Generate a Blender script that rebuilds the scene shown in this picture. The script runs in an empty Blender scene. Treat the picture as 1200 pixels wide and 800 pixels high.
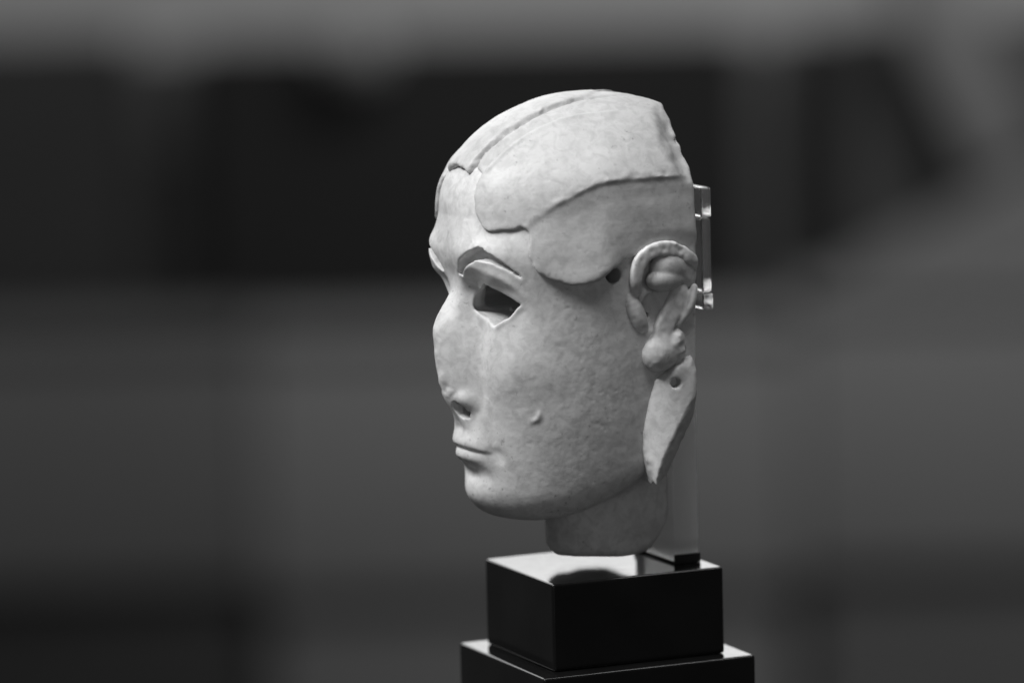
import bpy, math
import numpy as np
from mathutils import Matrix, Vector

# ------------------------------------------------------------------ camera, world, lamps, exposure
S = 0.00025                      # modelling unit (a quarter of a millimetre) in metres
scene = bpy.context.scene
COL = scene.collection

cam_data = bpy.data.cameras.new('camera')
cam_data.lens = 180.0
cam_data.sensor_width = 36.0
cam_data.clip_start = 0.05
cam_data.clip_end = 60.0
cam = bpy.data.objects.new('camera', cam_data)
COL.objects.link(cam)
YAW, ELEV, ROLL = math.radians(23.57), math.radians(7.89), math.radians(-1.395)
CAM_POS = Vector((5409.37, 2535.43, 1089.52)) * S
_tw = Vector((math.cos(YAW) * math.cos(ELEV), math.sin(YAW) * math.cos(ELEV), math.sin(ELEV)))
_r0 = Vector((math.sin(YAW), -math.cos(YAW), 0.0))
_u0 = _r0.cross(_tw)
_r = _r0 * math.cos(ROLL) + _u0 * math.sin(ROLL)
_u = _u0 * math.cos(ROLL) - _r0 * math.sin(ROLL)
_u = -_u if _u.z < 0 else _u
cam.matrix_world = Matrix(((_r.x, _u.x, _tw.x, CAM_POS.x), (_r.y, _u.y, _tw.y, CAM_POS.y), (_r.z, _u.z, _tw.z, CAM_POS.z), (0, 0, 0, 1)))
cam_data.dof.use_dof = True
cam_data.dof.focus_distance = 6000 * S - 0.025
cam_data.dof.aperture_fstop = 5.0
scene.camera = cam

world = bpy.data.worlds.new('World')
scene.world = world
world.use_nodes = True
bg = world.node_tree.nodes['Background']
bg.inputs[0].default_value = (1, 1, 1, 1)
bg.inputs[1].default_value = 0.038

def area_lamp(name, loc, target, size, size_y, power):
    L = bpy.data.lights.new(name, 'AREA')
    L.shape = 'RECTANGLE'
    L.size, L.size_y, L.energy = size, size_y, power
    o = bpy.data.objects.new(name, L)
    COL.objects.link(o)
    o.location = loc
    o.rotation_euler = (Vector(target) - Vector(loc)).to_track_quat('-Z', 'Y').to_euler()
    return o

HEAD_C = Vector((0, 100, 320)) * S
# direction from a thing away from the camera, along the floor
BACK = Vector((-math.cos(YAW), -math.sin(YAW), 0))
SIDE = Vector((math.sin(YAW), -math.cos(YAW), 0))      # to the right in the picture
def far(dist, right, up):
    """a point of the gallery behind: metres behind the head, to the right, above the plinth top"""
    return BACK * dist + SIDE * right + Vector((0, 0, up))

area_lamp('key_lamp', HEAD_C + Vector((0.05, 0.64, 0.77)), HEAD_C, 0.28, 0.28, 12.8)
area_lamp('top_lamp', HEAD_C + Vector((0.36, 0.10, 0.93)), HEAD_C, 0.25, 0.25, 3.6)
area_lamp('rear_lamp', HEAD_C + Vector((0.15, -0.48, 0.92)), HEAD_C, 0.16, 0.16, 0.7)
area_lamp('side_fill', HEAD_C + Vector((1.0, 0.25, 0.02)), HEAD_C, 0.5, 0.5, 0.58)  # soft fill added to lift the neck and near side, no known source
area_lamp('reflection_panel', far(2.6, -0.75, 0.95), HEAD_C, 2.2, 1.0, 15.0)  # unseen bright panel added for the plinth top's reflection and edge glints
area_lamp('wall_lamp', far(2.2, 0.6, 1.6), far(3.5, 0.2, -0.2), 1.0, 0.4, 28.5)

scene.view_settings.view_transform = 'Standard'
scene.view_settings.look = 'None'
scene.view_settings.exposure = 0.0
scene.view_settings.gamma = 1.0
scene.render.engine = 'CYCLES'
scene.cycles.use_denoising = True
scene.cycles.max_bounces = 10

# ------------------------------------------------------------------ materials
def new_mat(name):
    m = bpy.data.materials.new(name)
    m.use_nodes = True
    return m, m.node_tree, m.node_tree.nodes['Principled BSDF']

def N(nt, typ, **kw):
    n = nt.nodes.new(typ)
    for k, v in kw.items():
        if hasattr(n, k):
            setattr(n, k, v)
        else:
            n.inputs[k].default_value = v
    return n

def ramp(nt, fac, stops):
    r = nt.nodes.new('ShaderNodeValToRGB')
    el = r.color_ramp.elements
    while len(el) < len(stops):
        el.new(0.5)
    for e, (p, v) in zip(el, stops):
        e.position = p
        e.color = (v, v, v, 1)
    nt.links.new(fac, r.inputs[0])
    return r.outputs[0]

def mix(nt, a, b, fac, mode='MULTIPLY'):
    m = nt.nodes.new('ShaderNodeMix')
    m.data_type = 'RGBA'
    m.blend_type = mode
    for i, v in ((6, a), (7, b), (0, fac)):
        sock = m.inputs[i]
        if isinstance(v, (int, float)):
            sock.default_value = v if i == 0 else (v, v, v, 1)
        else:
            nt.links.new(v, sock)
    return m.outputs[2]

def ivory_material(name, tone, pit, streak=0.0):
    m, nt, p = new_mat(name)
    tc = N(nt, 'ShaderNodeTexCoord').outputs['Object']
    def noise(scale, detail=4.0, rough=0.55, dist=0.0):
        n = N(nt, 'ShaderNodeTexNoise')
        n.inputs['Scale'].default_value = scale / S / 1000.0
        n.inputs['Detail'].default_value = detail
        n.inputs['Roughness'].default_value = rough
        n.inputs['Distortion'].default_value = dist
        nt.links.new(tc, n.inputs['Vector'])
        return n.outputs['Fac']
    cloudy = ramp(nt, noise(9, 5, 0.6, 0.5), [(0.35, 0.85), (0.62, 1.0)])
    mott = ramp(nt, noise(70, 6, 0.65, 0.6), [(0.36, 1 - 0.22 * pit), (0.58, 1.0)])
    speck = ramp(nt, noise(150, 3, 0.6), [(0.27, 1 - 0.45 * pit), (0.37, 1.0)])
    patchy = ramp(nt, noise(20, 3), [(0.42, 0), (0.6, 1)])
    speck = mix(nt, 1.0, speck, patchy, 'MIX')
    c = mix(nt, tone, cloudy, 1.0)
    c = mix(nt, c, mott, 1.0)
    c = mix(nt, c, speck, 1.0)
    nt.links.new(c, p.inputs['Base Color'])
    p.inputs['Roughness'].default_value = 0.46
    p.inputs['Specular IOR Level'].default_value = 0.35
    p.inputs['Subsurface Weight'].default_value = 0.4
    p.inputs['Subsurface Radius'].default_value = (1, 1, 1)
    p.inputs['Subsurface Scale'].default_value = 5 * S
    bump = N(nt, 'ShaderNodeBump')
    bump.inputs['Strength'].default_value = 0.34
    bump.inputs['Distance'].default_value = 0.5 * S * pit
    hgt = mix(nt, ramp(nt, noise(120, 6, 0.65, 0.2), [(0.25, 0), (0.75, 1)]), ramp(nt, noise(260, 2), [(0.2, 0.6), (0.6, 1)]), 0.6)
    nt.links.new(hgt, bump.inputs['Height'])
    mp = N(nt, 'ShaderNodeMapping')
    mp.inputs['Scale'].default_value = (0.12, 0.12, 1.0)
    mp.inputs['Rotation'].default_value = (0.25, 0.12, 0)
    nt.links.new(tc, mp.inputs['Vector'])
    st = N(nt, 'ShaderNodeTexNoise')
    st.inputs['Scale'].default_value = 230 / S / 1000
    st.inputs['Detail'].default_value = 3
    nt.links.new(mp.outputs[0], st.inputs['Vector'])
    tool = N(nt, 'ShaderNodeBump')
    tool.inputs['Strength'].default_value = streak
    tool.inputs['Distance'].default_value = 0.35 * S
    nt.links.new(ramp(nt, st.outputs['Fac'], [(0.3, 0), (0.7, 1)]), tool.inputs['Height'])
    nt.links.new(bump.outputs[0], tool.inputs['Normal'])
    nt.links.new(tool.outputs[0], p.inputs['Normal'])
    return m

def plain_material(name, tone, rough, spec=0.5, vary=0.0, scale=40.0):
    m, nt, p = new_mat(name)
    p.inputs['Roughness'].default_value = rough
    p.inputs['Specular IOR Level'].default_value = spec
    tc = N(nt, 'ShaderNodeTexCoord').outputs['Object']
    n = N(nt, 'ShaderNodeTexNoise')
    n.inputs['Scale'].default_value = scale
    n.inputs['Detail'].default_value = 6
    nt.links.new(tc, n.inputs['Vector'])
    c = ramp(nt, n.outputs['Fac'], [(0.3, tone * (1 - vary)), (0.7, tone * (1 + vary))])
    nt.links.new(c, p.inputs['Base Color'])
    return m

IVORY = ivory_material('worn_ivory', 0.675, 0.9)
IVORY_DARK = ivory_material('stained_ivory', 0.62, 1.2)
IVORY_CAP = ivory_material('dimmed_ivory', 0.53, 0.8, 0.15)  # same ivory as the face, tone darkened to offset strong light on the headdress
BLACK = plain_material('black_lacquer', 0.006, 0.10, 0.5, 0.3)
nt = BLACK.node_tree
_n = N(nt, 'ShaderNodeTexNoise')
_n.inputs['Scale'].default_value = 260
_n.inputs['Detail'].default_value = 8
nt.links.new(N(nt, 'ShaderNodeTexCoord').outputs['Object'], _n.inputs['Vector'])
nt.links.new(ramp(nt, _n.outputs['Fac'], [(0.35, 0.12), (0.7, 0.15)]), nt.nodes['Principled BSDF'].inputs['Roughness'])
RUBBER = plain_material('black_rubber', 0.012, 0.5, 0.3, 0.2)
ACRYLIC, nt, p = new_mat('clear_acrylic')
p.inputs['Base Color'].default_value = (0.93, 0.93, 0.93, 1)
p.inputs['Transmission Weight'].default_value = 0.8
p.inputs['IOR'].default_value = 1.49
_n = N(nt, 'ShaderNodeTexNoise')
_n.inputs['Scale'].default_value = 300
nt.links.new(N(nt, 'ShaderNodeTexCoord').outputs['Object'], _n.inputs['Vector'])
nt.links.new(ramp(nt, _n.outputs['Fac'], [(0.3, 0.30), (0.7, 0.36)]), p.inputs['Roughness'])
CLEAR, nt, p = new_mat('polished_acrylic')
p.inputs['Base Color'].default_value = (0.95, 0.95, 0.95, 1)
p.inputs['Transmission Weight'].default_value = 0.95
p.inputs['IOR'].default_value = 1.49
_n = N(nt, 'ShaderNodeTexNoise')
_n.inputs['Scale'].default_value = 90
nt.links.new(N(nt, 'ShaderNodeTexCoord').outputs['Object'], _n.inputs['Vector'])
nt.links.new(ramp(nt, _n.outputs['Fac'], [(0.3, 0.05), (0.7, 0.12)]), p.inputs['Roughness'])
PAINT_LIGHT = plain_material('pale_wall_paint', 0.42, 0.8, 0.3, 0.06, 2.0)
PAINT_MID = plain_material('mid_wall_paint', 0.33, 0.8, 0.3, 0.06, 2.0)
PAINT_GREY = plain_material('grey_paint', 0.22, 0.8, 0.3, 0.10, 2.0)
PAINT_DIM = plain_material('dark_grey_paint', 0.10, 0.8, 0.3, 0.10, 2.0)
PAINT_SLATE = plain_material('slate_paint', 0.15, 0.8, 0.3, 0.10, 2.0)
PAINT_CHAR = plain_material('charcoal_paint', 0.07, 0.8, 0.3, 0.10, 2.0)
PAINT_STONE = plain_material('stone_grey_paint', 0.125, 0.8, 0.3, 0.10, 2.0)
PAINT_DARK = plain_material('charcoal_cloth', 0.035, 0.9, 0.2, 0.15, 3.0)
PAINT_BLACK = plain_material('black_cloth', 0.02, 0.9, 0.2, 0.15, 3.0)

# ------------------------------------------------------------------ scene tree helpers
def tag(o, label=None, cat=None, group=None, kind=None):
    for k, v in (('label', label), ('category', cat), ('group', group), ('kind', kind)):
        if v:
            o[k] = v
    return o

def empty(name, loc=(0, 0, 0)):
    o = bpy.data.objects.new(name, None)
    o.empty_display_size = 0.02
    o.location = loc
    COL.objects.link(o)
    return o

def link_mesh(name, me, mat, parent=None):
    o = bpy.data.objects.new(name, me)
    COL.objects.link(o)
    if mat is not None and not me.materials:
        me.materials.append(mat)
    if parent is not None:
        o.parent = parent
        o.matrix_parent_inverse = Matrix.Translation(-Vector(parent.location))
    return o

# ------------------------------------------------------------------ implicit sculpting
def smin(a, b, k):
    h = np.clip(.5 + .5 * (b - a) / k, 0, 1)
    return b * (1 - h) + a * h - k * h * (1 - h)

def smax(a, b, k):
    return -smin(-a, -b, k)

def sstep(a, b, x):
    t = np.clip((x - a) / (b - a), 0, 1)
    return t * t * (3 - 2 * t)

def gauss(v):
    return np.exp(-v * v)

def spline(zs, vs):
    zs = np.array(zs, float); vs = np.array(vs, float)
    g = np.linspace(zs[0], zs[-1], 700)
    m = np.gradient(vs, zs)
    i = np.clip(np.searchsorted(zs, g, side='right') - 1, 0, len(zs) - 2)
    h = zs[i + 1] - zs[i]; t = (g - zs[i]) / h
    v = (2*t**3 - 3*t**2 + 1) * vs[i] + (t**3 - 2*t**2 + t) * h * m[i] + (-2*t**3 + 3*t**2) * vs[i + 1] + (t**3 - t**2) * h * m[i + 1]
    return lambda z: np.interp(z, g, v)

def vnoise(x, y, z, size, seed=0):
    x, y, z = .76 * x + .54 * y - .36 * z, -.62 * x + .76 * y - .18 * z, .18 * x + .36 * y + .915 * z
    x = x / size + 31.7 * seed; y = y / size - 11.3 * seed; z = z / size + 5.9 * seed
    xi = np.floor(x).astype(np.int64); yi = np.floor(y).astype(np.int64); zi = np.floor(z).astype(np.int64)
    fx = x - xi; fy = y - yi; fz = z - zi
    fx = fx * fx * (3 - 2 * fx); fy = fy * fy * (3 - 2 * fy); fz = fz * fz * (3 - 2 * fz)
    def hsh(a, b, c):
        n = (a * 374761393 + b * 668265263 + c * 2147483647 + seed * 974711) & 0xffffffff
        n = ((n ^ (n >> 13)) * 1274126177) & 0xffffffff
        n = ((n ^ (n >> 15)) * 2246822519) & 0xffffffff
        return ((n ^ (n >> 16)) & 0xffff) / 32767.5 - 1.0
    r = 0
    for dx in (0, 1):
        for dy in (0, 1):
            for dz in (0, 1):
                r = r + hsh(xi + dx, yi + dy, zi + dz) * (fx if dx else 1 - fx) * (fy if dy else 1 - fy) * (fz if dz else 1 - fz)
    return r

def fbm(x, y, z, size, seed=0, oct=3):
    a, r = 1.0, 0
    for i in range(oct):
        r = r + a * vnoise(x, y, z, size, seed + 7 * i)
        a *= .5; size *= .5
    return r

def poly_sd(u, v, pts):
    """signed distance to a closed 2-D polygon, negative inside"""
    pts = np.array(pts, float)
    d = np.full(np.shape(u), 1e18); sgn = np.ones(np.shape(u))
    n = len(pts)
    for i in range(n):
        ax, ay = pts[i]; bx, by = pts[i - 1]
        ex, ey = bx - ax, by - ay
        wx, wy = u - ax, v - ay
        t = np.clip((wx * ex + wy * ey) / (ex * ex + ey * ey + 1e-12), 0, 1)
        px, py = wx - ex * t, wy - ey * t
        d = np.minimum(d, px * px + py * py)
        c1 = v >= ay; c2 = v < by; c3 = ex * wy > ey * wx
        flip = (c1 & c2 & c3) | (~c1 & ~c2 & ~c3)
        sgn = np.where(flip, -sgn, sgn)
    return sgn * np.sqrt(d)

def tube(x, y, z, pts):
    """pts: (x, y, z, radius) polyline with a varying radius"""
    P = np.array(pts, float); k = np.arange(len(P))
    fine = np.linspace(0, len(P) - 1, 3 * (len(P) - 1) + 1)
    pts = np.stack([spline(k, P[:, i])(fine) for i in range(4)], 1)
    d = None
    for (a, b) in zip(pts[:-1], pts[1:]):
        e = np.array(b[:3], float) - np.array(a[:3], float)
        wx, wy, wz = x - a[0], y - a[1], z - a[2]
        t = np.clip((wx * e[0] + wy * e[1] + wz * e[2]) / (e @ e), 0, 1)
        dd = np.sqrt((wx - e[0]*t)**2 + (wy - e[1]*t)**2 + (wz - e[2]*t)**2) - (a[3] + (b[3] - a[3]) * t)
        d = dd if d is None else np.minimum(d, dd)
    return d

def ellipsoid(x, y, z, c, r):
    q = np.sqrt(((x - c[0]) / r[0])**2 + ((y - c[1]) / r[1])**2 + ((z - c[2]) / r[2])**2) + 1e-9
    R = np.sqrt((x - c[0])**2 + (y - c[1])**2 + (z - c[2])**2)
    return np.where(q > 1e-6, R * (1 - 1 / q), -min(r))

def sculpt(name, f, lo, hi, h, mat, parent=None, rough=None, mirror=False):
    """mesh the zero surface of f (naive surface nets on the blocks near it)"""
    B = 6
    lo = np.array(lo, float)
    nb = np.ceil((np.array(hi, float) - lo) / (h * B)).astype(int)
    n = nb * B
    ax = [lo[i] + h * B * (np.arange(nb[i]) + .5) - h * .5 for i in range(3)]
    X, Y, Z = np.meshgrid(*ax, indexing='ij')
    c = f(X.ravel(), Y.ravel(), Z.ravel()).reshape(nb)
    D = np.sign(c).astype(np.float32) * 50
    D = D.repeat(B, 0).repeat(B, 1).repeat(B, 2)
    act = np.argwhere(np.abs(c) < h * B * .9 + 12)
    o = np.stack(np.meshgrid(*[np.arange(B)] * 3, indexing='ij'), -1).reshape(-1, 3)
    for k in range(0, len(act), 4000):
        idx = (act[k:k + 4000, None, :] * B + o[None]).reshape(-1, 3)
        P = lo + idx * h
        D[idx[:, 0], idx[:, 1], idx[:, 2]] = f(P[:, 0], P[:, 1], P[:, 2])
    D[0], D[-1] = 50, 50
    D[:, 0], D[:, -1] = 50, 50
    D[:, :, 0], D[:, :, -1] = 50, 50
    I = D < 0
    cnt = np.zeros(n - 1, np.uint8)
    for dx in (0, 1):
        for dy in (0, 1):
            for dz in (0, 1):
                cnt += I[dx:n[0]-1+dx, dy:n[1]-1+dy, dz:n[2]-1+dz]
    cells = np.argwhere((cnt > 0) & (cnt < 8))
    ids = np.full(n - 1, -1, np.int32)
    ids[cells[:, 0], cells[:, 1], cells[:, 2]] = np.arange(len(cells))
    corner = [(a, b, c_) for a in (0, 1) for b in (0, 1) for c_ in (0, 1)]
    val = {q: D[cells[:, 0] + q[0], cells[:, 1] + q[1], cells[:, 2] + q[2]].astype(float) for q in corner}
    acc = np.zeros((len(cells), 3)); num = np.zeros(len(cells))
    for q in corner:
        for a in range(3):
            if q[a] == 0:
                q2 = list(q); q2[a] = 1; q2 = tuple(q2)
                va, vb = val[q], val[q2]
                m = (va < 0) != (vb < 0)
                t = np.where(m, va / np.where(m, va - vb, 1), 0)
                pt = np.tile(np.array(q, float), (len(cells), 1)); pt[:, a] += t
                acc[m] += pt[m]; num[m] += 1
    V = lo + (cells + acc / num[:, None]) * h
    quads = []
    for a in range(3):
        b, c_ = (a + 1) % 3, (a + 2) % 3
        s0 = [slice(None)] * 3; s1 = [slice(None)] * 3
        s0[a] = slice(0, n[a] - 1); s1[a] = slice(1, n[a])
        A, Bb = I[tuple(s0)], I[tuple(s1)]
        e = np.argwhere(A != Bb)
        inside = A[e[:, 0], e[:, 1], e[:, 2]]
        def cell(db, dc):
            q = e.copy(); q[:, b] -= db; q[:, c_] -= dc
            return ids[q[:, 0], q[:, 1], q[:, 2]]
        qd = np.stack([cell(1, 1), cell(0, 1), cell(0, 0), cell(1, 0)], 1)
        qd[~inside] = qd[~inside][:, ::-1]
        quads.append(qd)
    Q = np.concatenate(quads)
    # one relaxation pass takes the grid steps out
    for _ in range(2):
        sm = np.zeros_like(V); k = np.zeros(len(V))
        for i in range(4):
            np.add.at(sm, Q[:, i], V[Q[:, (i + 1) % 4]]); np.add.at(k, Q[:, i], 1)
        V = V * .4 + .6 * sm / np.maximum(k, 1)[:, None]
    if rough is not None:
        fn = np.cross(V[Q[:, 2]] - V[Q[:, 0]], V[Q[:, 3]] - V[Q[:, 1]])
        vn = np.zeros_like(V)
        for i in range(4):
            np.add.at(vn, Q[:, i], fn)
        vn /= np.linalg.norm(vn, axis=1)[:, None] + 1e-12
        V = V + vn * rough(V[:, 0], V[:, 1], V[:, 2])[:, None]
    if mirror:
        V = V * np.array([-1, 1, 1]); Q = Q[:, ::-1]
    me = bpy.data.meshes.new(name)
    me.vertices.add(len(V)); me.vertices.foreach_set('co', (V * S).ravel())
    me.loops.add(Q.size); me.loops.foreach_set('vertex_index', Q.ravel().astype(np.int32))
    me.polygons.add(len(Q)); me.polygons.foreach_set('loop_start', np.arange(0, Q.size, 4, dtype=np.int32))
    me.polygons.foreach_set('use_smooth', np.ones(len(Q), bool))
    me.update(calc_edges=True); me.validate()
    return link_mesh(name, me, mat, parent)

# ------------------------------------------------------------------ the carved head
ZT = [40, 60, 80, 100, 125, 150, 190, 230, 290, 340, 385, 405, 425]
WT = spline(ZT, [88, 95, 102, 109, 116, 121, 127, 131, 134, 135, 136, 136, 136])
YT = spline(ZT, [208, 219, 226, 230, 232, 235, 238, 240, 242, 247, 256, 255, 252])
NT = spline([40, 150, 230, 300, 380, 430, 480, 500], [2.1, 2.2, 2.3, 2.45, 2.45, 2.25, 2.05, 2.0])

def skull(x, y, z):
    s = np.abs(x)
    zc = np.clip(z, 40, 425)
    b = np.where(y > 60, YT(zc) - 60, 250.)
    zz = np.maximum(z - 425, 0)
    n = NT(np.clip(z, 40, 500))
    rn = ((s / WT(zc))**n + (np.abs(y - 60) / b)**n + (zz / 128)**n)**(1 / n) + 1e-6
    return np.sqrt(s*s + (y - 60)**2 + zz*zz) * (1 - 1 / rn)

def phi_of(x, y):
    return np.degrees(np.arctan2(np.abs(x), y - 60))

KU = 2.9                          # arc length of a degree near the eyes and temples
def pts_u(pts):
    return [(a * KU, b) for a, b in pts]

EYE = pts_u([((a - 2.0) * 1.09, b) for a, b in [(10.6, 321), (14.2, 327), (16.6, 339), (18.6, 348), (21, 347.5), (24.4, 342.6), (28.3, 336), (32.5, 327.5), (27.8, 312), (22, 300.5), (15.2, 312)]])
BROW = pts_u([(6.0, 359), (9.5, 374), (15.1, 386), (20.2, 395), (25, 386.6), (29.4, 376), (35.5, 358), (29.3, 369.5), (24.7, 377), (19.8, 379.5), (14.2, 371), (8.6, 357)])
LEDGE = spline([-5, 5, 8.6, 14.2, 19.6, 26, 31.6, 35.9, 42], [345, 350, 357, 370, 377, 370, 358, 346, 330])
NOSE_Z = [175, 185, 196, 203, 214, 225, 240, 274, 294, 312, 326, 337, 350, 375]
NOSE_H = spline(NOSE_Z, [1, 6, 12, 17, 23, 26.5, 28.5, 31, 31, 22, 11, 1.5, -3, -1])
NOSE_W = spline(NOSE_Z, [28, 30, 36, 40, 42, 43, 43, 41, 36, 28, 22, 18, 22, 26])

def relief(x, y, z):
    s = np.abs(x); ph = phi_of(x, y); u = ph * KU
    front = sstep(110, 170, y)
    h = NOSE_H(np.clip(z, 175, 375)) * (1 - np.clip(s / (NOSE_W(np.clip(z, 175, 375)) + 2), 0, 1)**2)**1.7
    h = h + 6.5 * gauss((s - 29) / 8) * gauss((z - 213) / 10)                       # nose wings
    h = h - 4.5 * gauss((s - 44 - .02 * (260 - z)) / 11) * sstep(190, 225, z) * sstep(318, 290, z)   # beside the nose
    h = h - 2.6 * gauss((s - 50) / 6) * sstep(150, 170, z) * sstep(215, 190, z)
    h = h - np.where(x > 0, 8.0, 9.0) * gauss((s - 29) / 9) * gauss((z - 337) / 15)                        # inner corner of the eye
    # mouth
    wu = np.clip(1 - (s / 48)**2, 0, 1); wl = np.clip(1 - (s / 44)**2, 0, 1)
    zm = z + .0022 * s * s - 1
    up = np.where(zm > 158, gauss((zm - 158) / 11), gauss((zm - 158) / 5.5))
    h = h + 6.4 * up * np.sqrt(wu) + 8.0 * gauss((zm - 142.5) / 9) * wl - 2.2 * gauss((s - 55) / 6) * gauss((z - 146) / 9)
    h = h - 2.2 * gauss((zm - 152) / 2.2) * np.sqrt(wu)
    h = h - 2.5 * gauss((s - 50) / 6) * gauss((z - 152) / 6)
    h = h - 2.5 * gauss(s / 6) * gauss((z - 180) / 12)                            # philtrum
    h = h - 5.5 * gauss((z - 123) / 9) * gauss(s / 30) + 4 * gauss((z - 98) / 15) * gauss(s / 36)
    h = h + 5 * np.exp(-(s / 46)**4) * gauss((z - 168) / 34)
    h = h + 7 * gauss((ph - 30) / 15) * gauss((z - 250) / 38)                      # cheek bone
    # eye sockets under the lid ledge
    drop = LEDGE(np.clip(ph, -5, 42)) - 7 - 10 * sstep(12, 22, ph) - z
    h = h - np.where(x > 0, 1.0, .25) * (10 - 7 * sstep(13, 24, ph)) * sstep(-8, 16, drop) * sstep(262, 330, z) * sstep(5, 10, ph) * (1 - sstep(31, 40, ph))
    h = h + np.where(x > 0, 4.0, 7.5) * gauss((ph - 22) / 10) * gauss((z - 357) / 12)
    h = h + 8 * gauss((ph - 20) / 12) * gauss((z - 384) / 18)                      # brow
    h = h + 1.3 * gauss((drop + 8) / 6) * sstep(6, 11, ph) * (1 - sstep(32, 38, ph))   # lid ledge
    # lower rim of the eye
    e = poly_sd(u, z, EYE)
    h = h + 1.2 * gauss((e - 1.5) / 3.0) * sstep(20, 24, ph) * (1 - sstep(322, 330, z))
    return h * front

JAW = spline([0, 25, 47, 73, 116, 160, 200, 260], [186, 150, 123, 102, 79, 68, 66, 66])

def face_sdf(x, y, z):
    s = np.abs(x); ph = phi_of(x, y); u = ph * KU
    d0 = skull(x, y, z)
    d = d0 - relief(x, y, z)
    zb = JAW(np.clip(y, 0, 260))
    d = smax(d, zb - z, 36. + 2 * sstep(150, 210, y))
    neck = np.sqrt((s / 68)**2 + ((y - 56) / 77)**2) + 1e-6
    neck = np.sqrt(s*s + (y - 56)**2) * (1 - 1 / neck)
    neck = smax(neck, 18 - 0.02 * y - z + 2.0 * vnoise(x, y, z, 22, 14), 16.)
    neck = smax(neck, (58 - 1.2 * y - z) / 1.56 + 2.0 * vnoise(x, y, z, 12, 15), 8.)
    neck = np.maximum(neck, z - 220)
    d = smin(d, neck, 9. + 30 * sstep(135, 50, y))
    # flat sawn back
    d = smax(d, 0.5 - y, 3.)
    d = smax(d, (s - 46) * .736 + (z - 547) * .677 - 30 * sstep(0, 60, y), 4.)
    # hollow eyes: deep above, a shelf along the lower edge
    e = poly_sd(u, z, EYE) + .8 * vnoise(x, y, z, 9, 3)
    e = e - (16 * sstep(-4, -20, d0) + 26 * sstep(-20, -55, d0)) * sstep(306, 318, z)
    low = z - (306 - (ph - 8) * 0.3)
    depth = .5 + 13 * sstep(13, 24, ph) + 100 * sstep(-1, 7, low)
    d = smax(d, -smax(e, -(d0 + depth), 2.), .9 + 7 * sstep(21, 13, ph) * sstep(318, 308, z))
    # eyebrow channels
    b = poly_sd(u, z, BROW) + 1.0 * vnoise(x, y, z, 7, 5)
    d = smax(d, -smax(b, -(d0 + 11), 2.), 1.2)
    # nostrils, chipped nose tip
    n6 = vnoise(x, y, z, 6, 9); n12 = vnoise(x, y, z, 13, 10)
    d = d + (2.2 * np.maximum(n12, 0) + .9 * n6) * sstep(16, 6, s) * sstep(222, 235, z) * sstep(300, 285, z) * sstep(240, 250, y)
    nx, nz_ = (s - 16) * .9 + (z - 200) * .43, (z - 200) * .9 - (s - 16) * .43
    d = smax(d, -(ellipsoid(nx, y, nz_, (0, 244, 0), (9.5, 22, 12)) + 2.0 * n6 + 1.8 * vnoise(x, y, z, 4, 12)), 1.0)
    patch = gauss((s - 8) / 13) * gauss((z - 222) / 8) * sstep(235, 245, y)
    d = d + patch * (1.6 + 1.6 * n6 + 1.4 * vnoise(x, y, z, 3.4, 11))
    # drilled holes at the temple and in the ear
    d = smax(d, -np.maximum(np.sqrt((y - 105)**2 + (z - 358)**2) - 9.5, 60 - s), 2.)
    d = smax(d, -np.maximum(np.sqrt((y - 61)**2 + (z - 308)**2) - 3.2, 95 - s), 1.)
    # the ear's two hollows
    d = smax(d, -ellipsoid(s, y, z, (137, 50, 360), (11, 29, 26)), 2.)
    d = smax(d, -ellipsoid(s, y, z, (135, 59, 312), (9, 13, 22)), 2.)
    # nick on the cheek
    ny, nz = y - 190, z - 199
    nk = np.sqrt(ny**2 + nz**2 + (s - 91)**2)
    arc = sstep(3, -5, ny + .5 * nz)
    d = np.where(x > 0, d - (1.7 * gauss((nk - 8) / 2.4) * arc * (1 + .8 * n6) - .8 * gauss(nk / 6)), d)
    return d

# headdress: raised panels with a broken edge
CAP = pts_u([(-20, 480), (0, 480), (6, 476), (9.1, 472), (10.5, 477), (15.6, 475), (15.2, 465), (17, 437), (19.4, 421), (23.6, 410.5), (31.3, 413.5), (34.9, 417),
             (43.7, 435), (50.2, 446), (64.7, 464), (78, 468), (91, 468), (115, 467), (140, 467), (140, 900), (-20, 900)])
FLAP = pts_u([(30, 430), (34, 421), (37.2, 410), (37.8, 384), (42.0, 363.5), (44.5, 358.5), (47.5, 355), (50, 352.8), (53.5, 351), (57.5, 350.5), (61.5, 352), (65, 355.8), (68.5, 361.5), (76, 374), (84, 380), (95, 374), (112, 370), (140, 368), (140, 480), (30, 480)])
RIDGE = spline([25, 34.9, 43.7, 50.2, 64.7, 78, 91, 140], [410, 417, 435, 446, 464, 468, 468, 467])

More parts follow.
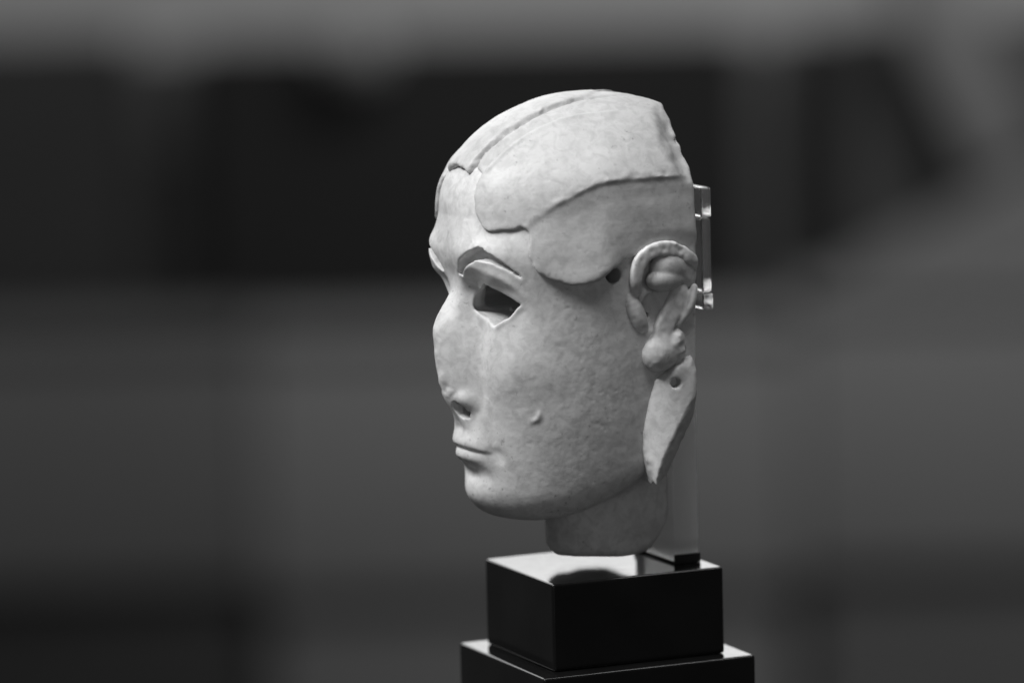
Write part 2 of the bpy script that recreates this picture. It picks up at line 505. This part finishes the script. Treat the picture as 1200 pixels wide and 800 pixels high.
def cap_sdf(x, y, z):
    s = np.abs(x); ph = phi_of(x, y); u = ph * KU
    d0 = skull(x, y, z)
    n1 = vnoise(x, y, z, 10, 21); n2 = vnoise(x, y, z, 4.5, 22)
    jag = 1.3 * n1 + .7 * n2
    # central band, channel beside it, side panel
    top = sstep(468, 484, z)
    pan = 5.4
    edge1 = 31 + jag * 1.6 + 1.2 * vnoise(x, y, z, 22, 23)
    edge2 = 52 + .10 * (240 - y) + .6 * jag
    fade = sstep(55, 120, y)                     # the channel runs out over the crown
    k1 = sstep(edge1 - 1.0, edge1 + 1.5, s)
    k2 = sstep(edge2 - 4, edge2 + 1.5, s)
    t = (pan + 2.4) * (1 - k1) + (3.6 * (1 - k2) + (pan + 2.4 * gauss((s - edge2 - 2) / 3)) * k2) * k1
    t = t - 5 * gauss((s - edge1 - 1.3) / 1.3)
    t = pan + (t - pan) * np.maximum(fade, .12) * top
    # below the ridge the side flap is hollowed, then swells towards its rim
    zr = RIDGE(np.clip(ph, 25, 140))
    q = zr - z
    side = sstep(40, 62, ph)
    flap = poly_sd(u, z, FLAP)
    below = np.maximum(q, 0)
    rise = np.minimum(np.maximum(-q, 0), 40)
    hollow = side * (3.2 * sstep(-1, 6, q) + 3.0 * sstep(0, 26, q) - 11.0 * sstep(10, 125, q) * (1 - .6 * sstep(64, 80, ph))) + (1 - side) * (1.5 * sstep(-2, 10, q) - 2.0 * sstep(8, 60, q))
    lip = 1.6 * sstep(-26, -4, flap) * sstep(35, 70, q) * sstep(80, 70, ph)
    rim = side * (2.6 - .10 * rise) + .8 * jag * gauss((q + 2) / 4) - 4.5 * sstep(80, 95, ph) * sstep(60, 85, q)
    t = t + sstep(32, 38, ph) * (rim - hollow + lip)
    c = np.minimum(poly_sd(u, z, CAP), flap) + jag * 1.1 + 1.5 * vnoise(x, y, z, 19, 25)
    d = smax(d0 - t, c, 4.4 + 6 * (1 - sstep(12, 18, ph)))
    d = smax(d, (s - 50) * .736 + (z - 551) * .677 - 30 * sstep(0, 60, y) + 1.5 * n1, 6.)
    d = smax(d, -(tube(x, y, z, [(92, 139, 514, .8), (103, 134, 508, 1.8), (109, 128, 502, .8)]) + .6 * n2), .6)
    d = smax(d, -tube(x, y, z, [(80, 24, 537, .8), (92, 27, 530, 1.8), (99, 29, 522, .8)]), .6)
    d = smax(d, -(d0 + 9), 1.)
    d = smax(d, 0.2 - y + 1.5 * n1, 3.)
    d = smax(d, -np.maximum(np.sqrt((y - 105)**2 + (z - 358)**2) - 9.5, 95 - s), 2.)
    return d

def ear_sdf(x, y, z):
    n = vnoise(x, y, z, 5, 41)
    X = 137
    helix = [(132, 76, 338, 6), (138, 80, 347, 7), (141, 80, 358, 7.5), (142, 77, 369, 8), (142, 70, 378, 8), (142, 59, 384, 8), (142, 46, 386, 8.5), (142, 31, 383, 8.5), (141, 18, 376, 8), (139, 8, 368, 6.5), (136, 4, 360, 5)]
    d = smax(tube(x, y, z, helix), x - 146, 2.5) + .4 * n + .9 * n * sstep(55, 35, y)
    d = smin(d, tube(x, y, z, [(129, 84, 331, 8), (131, 80, 318, 11), (130, 73, 302, 11), (126, 68, 290, 8)]) + .3 * n, 5.)
    ant = tube(x, y, z, [(131, 21, 338, 10), (133, 25, 326, 13), (133, 33, 312, 13), (133, 41, 298, 12), (133, 47, 286, 11), (133, 49, 275, 11)])
    d = smin(d, smax(ant, x - 140.5 + .05 * (y - 30) + .3 * n, 3.), 4.)
    d = smin(d, tube(x, y, z, [(139, 6, 338, 4.5), (140, 9, 326, 5.5), (139, 15, 312, 5.5), (135, 24, 297, 4)]) + .4 * n, 2.)
    d = smin(d, ellipsoid(x, y, z, (131, 49, 263), (18, 22.5, 21)) + .5 * n, 9.)
    d = smin(d, ellipsoid(x, y, z, (131, 28, 274), (14, 12, 17)) + 2.0 * vnoise(x, y, z, 8, 44) + 1.0 * n, 4.)
    plate = np.maximum(np.sqrt(((y - 44) / 44)**2 + ((z - 330) / 66)**2) * 44 - 44, x - 126 + .6 * n)
    d = smin(d, plate, 3.)
    d = smax(d, -np.maximum(np.sqrt((y - 61)**2 + (z - 308)**2) - 3.2, 100 - x), 1.)
    d = np.maximum(d, 112 - x)
    return smax(d, 1.5 - y, 2.)

def inlay_sdf(x, y, z):
    n = fbm(x, y, z, 9, 51, 2)
    d = smin(ellipsoid(x, y, z, (136, 35, 364), (12, 24, 18)), ellipsoid(x, y, z, (137, 43, 349), (12, 23, 14)), 2.0)
    d = smin(d, ellipsoid(x, y, z, (132, 16, 356), (11, 18, 20)) + 1.2 * n, 4.)
    return smax(np.maximum(d, 118 - x), 2.0 - y, 2.)

LOCK = [(57, 233), (40, 244), (9, 259), (5, 236), (8, 187), (24, 157), (40, 122), (57, 111), (65, 138), (69, 171), (65, 208)]
def lock_sdf(x, y, z):
    n = vnoise(x, y, z, 8, 61) + .5 * vnoise(x, y, z, 4, 62)
    p = poly_sd(y, z, LOCK) + .9 * n
    # break line between the smooth front facet and the back one
    ex, ez = (57 - 15), (124 - 188)
    L = math.hypot(ex, ez)
    beyond = ((y - 15) * ez - (z - 188) * ex) / L
    out1 = 121 + 27 * (1 - np.exp(-np.maximum(68 - y, -10) / 24)) - .12 * (z - 235)
    d = smax(p, x - out1, 9.)
    d = smax(d, (x - (150 - .7 * (beyond + 13))) / 1.22 + .6 * n, 2.)
    d = np.maximum(d, 92 - x)
    return smax(d, -np.maximum(np.sqrt((y - 33)**2 + (z - 229)**2) - 6.3, 118 - x), 1.2)

def wear(amp, pit=0.9):
    def f(x, y, z):
        pits = np.maximum(vnoise(x, y, z, 5.5, 81) - .52, 0) * sstep(-.1, .5, vnoise(x, y, z, 46, 82)) + .35 * np.maximum(vnoise(x, y, z, 9, 83) - .7, 0)
        return amp * (.9 * vnoise(x, y, z, 42, 71) + .16 * fbm(x, y, z, 9, 72, 3)) - pit * pits
    return f

head = tag(empty('carved_head', (0, 60 * S, 22 * S)), 'pale carved ivory head with hollow eyes and worn nose, held above the black plinth', 'sculpture')
H = 1.5
sculpt('face', face_sdf, (-150, -6, 8), (150, 300, 480), H, IVORY, head, wear(1.0))
sculpt('headdress', cap_sdf, (-156, -8, 335), (156, 285, 585), H, IVORY_CAP, head, wear(.8, .7))
for mir in (False, True):
    ear = sculpt('ear', ear_sdf, (108, -4, 236), (160, 100, 402), 1.1, IVORY, head, wear(.8), mir)
    sculpt('ear_inlay', inlay_sdf, (114, -4, 325), (156, 76, 392), 1.1, IVORY_DARK, ear, wear(.5), mir)
    sculpt('side_lock', lock_sdf, (88, -4, 100), (156, 80, 268), 1.2, IVORY, head, wear(1.1), mir)

# ------------------------------------------------------------------ plinth, acrylic mount
def box_mesh(name, lo, hi, bev, seg=3):
    import bmesh
    bm = bmesh.new()
    bmesh.ops.create_cube(bm, size=1.0)
    for v in bm.verts:
        v.co = Vector([(lo[i] + hi[i]) / 2 + v.co[i] * (hi[i] - lo[i]) for i in range(3)])
    if bev:
        bmesh.ops.bevel(bm, geom=bm.edges[:], offset=bev, segments=seg, affect='EDGES', profile=0.5)
    me = bpy.data.meshes.new(name)
    for f_ in bm.faces:
        f_.smooth = True
    bm.to_mesh(me); bm.free()
    return me

def block(name, lo, hi, bev, mat, parent=None, seg=3):
    o = link_mesh(name, box_mesh(name, [v * S for v in lo], [v * S for v in hi], bev * S, seg), mat, parent)
    w = o.modifiers.new('weighted_normals', 'WEIGHTED_NORMAL')
    w.keep_sharp = True
    return o

plinth = tag(empty('display_plinth', (0, 64 * S, -222 * S)), 'glossy black two-step square plinth under the carved head', 'plinth')
block('upper_step', (-97.3, -45, -103), (97.3, 175, 0), 3.4, BLACK, plinth)
block('lower_step', (-123.4, -72, -222), (123.4, 200, -103.3), 3.4, BLACK, plinth)

mount = tag(empty('acrylic_mount', (0, -18 * S, 0.2 * S)), 'clear acrylic mount standing behind the head on the upper plinth step', 'mount')
block('foot', (-53, -34, 0.3), (53, -3, 2.6), 0.4, RUBBER, mount)
for sx in (-1, 1):
    block('foot_cap', (min(sx * 54.3, sx * 57), -35, 0.3), (max(sx * 54.3, sx * 57), -1.5, 11.5), 0.6, RUBBER, mount)
block('post', (-54, -34.5, 2.9), (54, -2, 442), 1.6, ACRYLIC, mount)
block('peg', (-12, -2.6, 330), (12, 8, 352), 0.8, ACRYLIC, mount)
block('bracket_plate', (-76, -47.5, 322), (76, -35, 408), 2.4, CLEAR, mount)
block('clamp_bar', (-76, -48.5, 409), (76, -35, 444), 2.4, CLEAR, mount)
block('clamp_bar', (-77, -48.5, 301), (77, -35, 321), 2.4, CLEAR, mount)

# ------------------------------------------------------------------ the gallery behind, far out of focus
ROT = Matrix.Rotation(math.atan2(SIDE.y, SIDE.x), 4, 'Z')
def gallery_block(name, right, up, dist, mat, bev=0.004, parent=None):
    """right, up, dist: (low, high) in metres"""
    me = box_mesh(name, (right[0], -dist[1], up[0]), (right[1], -dist[0], up[1]), bev, 2)
    me.transform(ROT)
    return link_mesh(name, me, mat, parent)

# the wall and its cloth-covered panels
wall = tag(gallery_block('wall', (-2.2, 2.2), (-1.6, 1.8), (3.7, 3.8), PAINT_LIGHT), kind='structure')
gallery_block('wall_panel', (-1.3, -0.416), (-0.62, -0.122), (3.64, 3.69), PAINT_DARK, parent=wall)
gallery_block('wall_panel', (-0.350, 0.20), (-0.62, -0.132), (3.62, 3.69), PAINT_BLACK, parent=wall)
gallery_block('wall_panel', (0.246, 0.298), (-0.62, -0.132), (3.60, 3.69), PAINT_BLACK, parent=wall)
gallery_block('wall_panel', (0.302, 1.3), (-0.62, -0.125), (3.64, 3.69), PAINT_CHAR, parent=wall)
gallery_block('wall_panel', (-0.412, -0.354), (-0.25, -0.14), (3.66, 3.69), PAINT_CHAR, parent=wall)
gallery_block('wall_panel', (-0.412, -0.354), (-0.62, -0.253), (3.66, 3.69), PAINT_DARK, parent=wall)
gallery_block('wall_panel', (0.204, 0.242), (-0.62, -0.14), (3.66, 3.69), PAINT_DIM, parent=wall)

def counter(right, top, bottom, mat, base_mat, label):
    t = tag(empty('display_counter', tuple(far(3.5, (max(right[0], -1) + min(right[1], 1)) / 2, -1.2))), label, 'counter')
    gallery_block('counter_top', right, (top - .02, top), (3.49, 3.6), mat, parent=t)
    gallery_block('front_panel', right, (bottom, top - .021), (3.50, 3.59), mat, parent=t)
    gallery_block('kick_base', (right[0] + .01, right[1] - .01), (-1.2, bottom - .001), (3.52, 3.58), base_mat, parent=t)
counter((-1.3, -0.300), -.395, -.655, PAINT_STONE, PAINT_DARK, 'blurred dark grey counter behind, at the left edge')
counter((-0.296, 0.24), -.40, -.67, PAINT_GREY, PAINT_SLATE, 'blurred mid grey counter directly behind the head')
counter((0.244, 1.3), -.375, -.655, PAINT_GREY, PAINT_DIM, 'blurred mid grey counter behind, at the right edge')

# a slanting pale board and a small lamp housing on the wall
me = bpy.data.meshes.new('sloping_stand')
_pr = [(0.27, -.374), (0.9, -.374), (0.9, -.20), (0.60, -.245), (0.46, -.275)]
_vs = [tuple(ROT @ Vector((a, -dd, b))) for dd in (3.5, 3.58) for a, b in _pr]
_k = len(_pr)
me.from_pydata(_vs, [], [tuple(range(_k)), tuple(range(2 * _k - 1, _k - 1, -1))] + [(i, i + _k, (i + 1) % _k + _k, (i + 1) % _k) for i in range(_k)])
tag(link_mesh('sloping_stand', me, PAINT_GREY), 'blurred grey stand with a sloping top on the right counter', 'stand')
board = gallery_block('leaning_board', (-.035, .035), (-.12, .12), (-.006, .006), PAINT_GREY)
board.matrix_world = Matrix.Translation(far(3.56, .405, -.15)) @ Matrix.Rotation(math.radians(24), 4, BACK)
tag(board, 'blurred pale board slanting across the upper right wall', 'board')
lamp = tag(empty('wall_uplighter', tuple(far(3.58, -.187, -.17))), 'blurred pale rounded wall fitting left of the head', 'wall fitting')
gallery_block('housing', (-.222, -.152), (-.160, -.09), (3.56, 3.60), PAINT_MID, .028, lamp)
gallery_block('wall_bracket', (-.20, -.174), (-.135, -.11), (3.601, 3.64), PAINT_MID, .003, lamp)
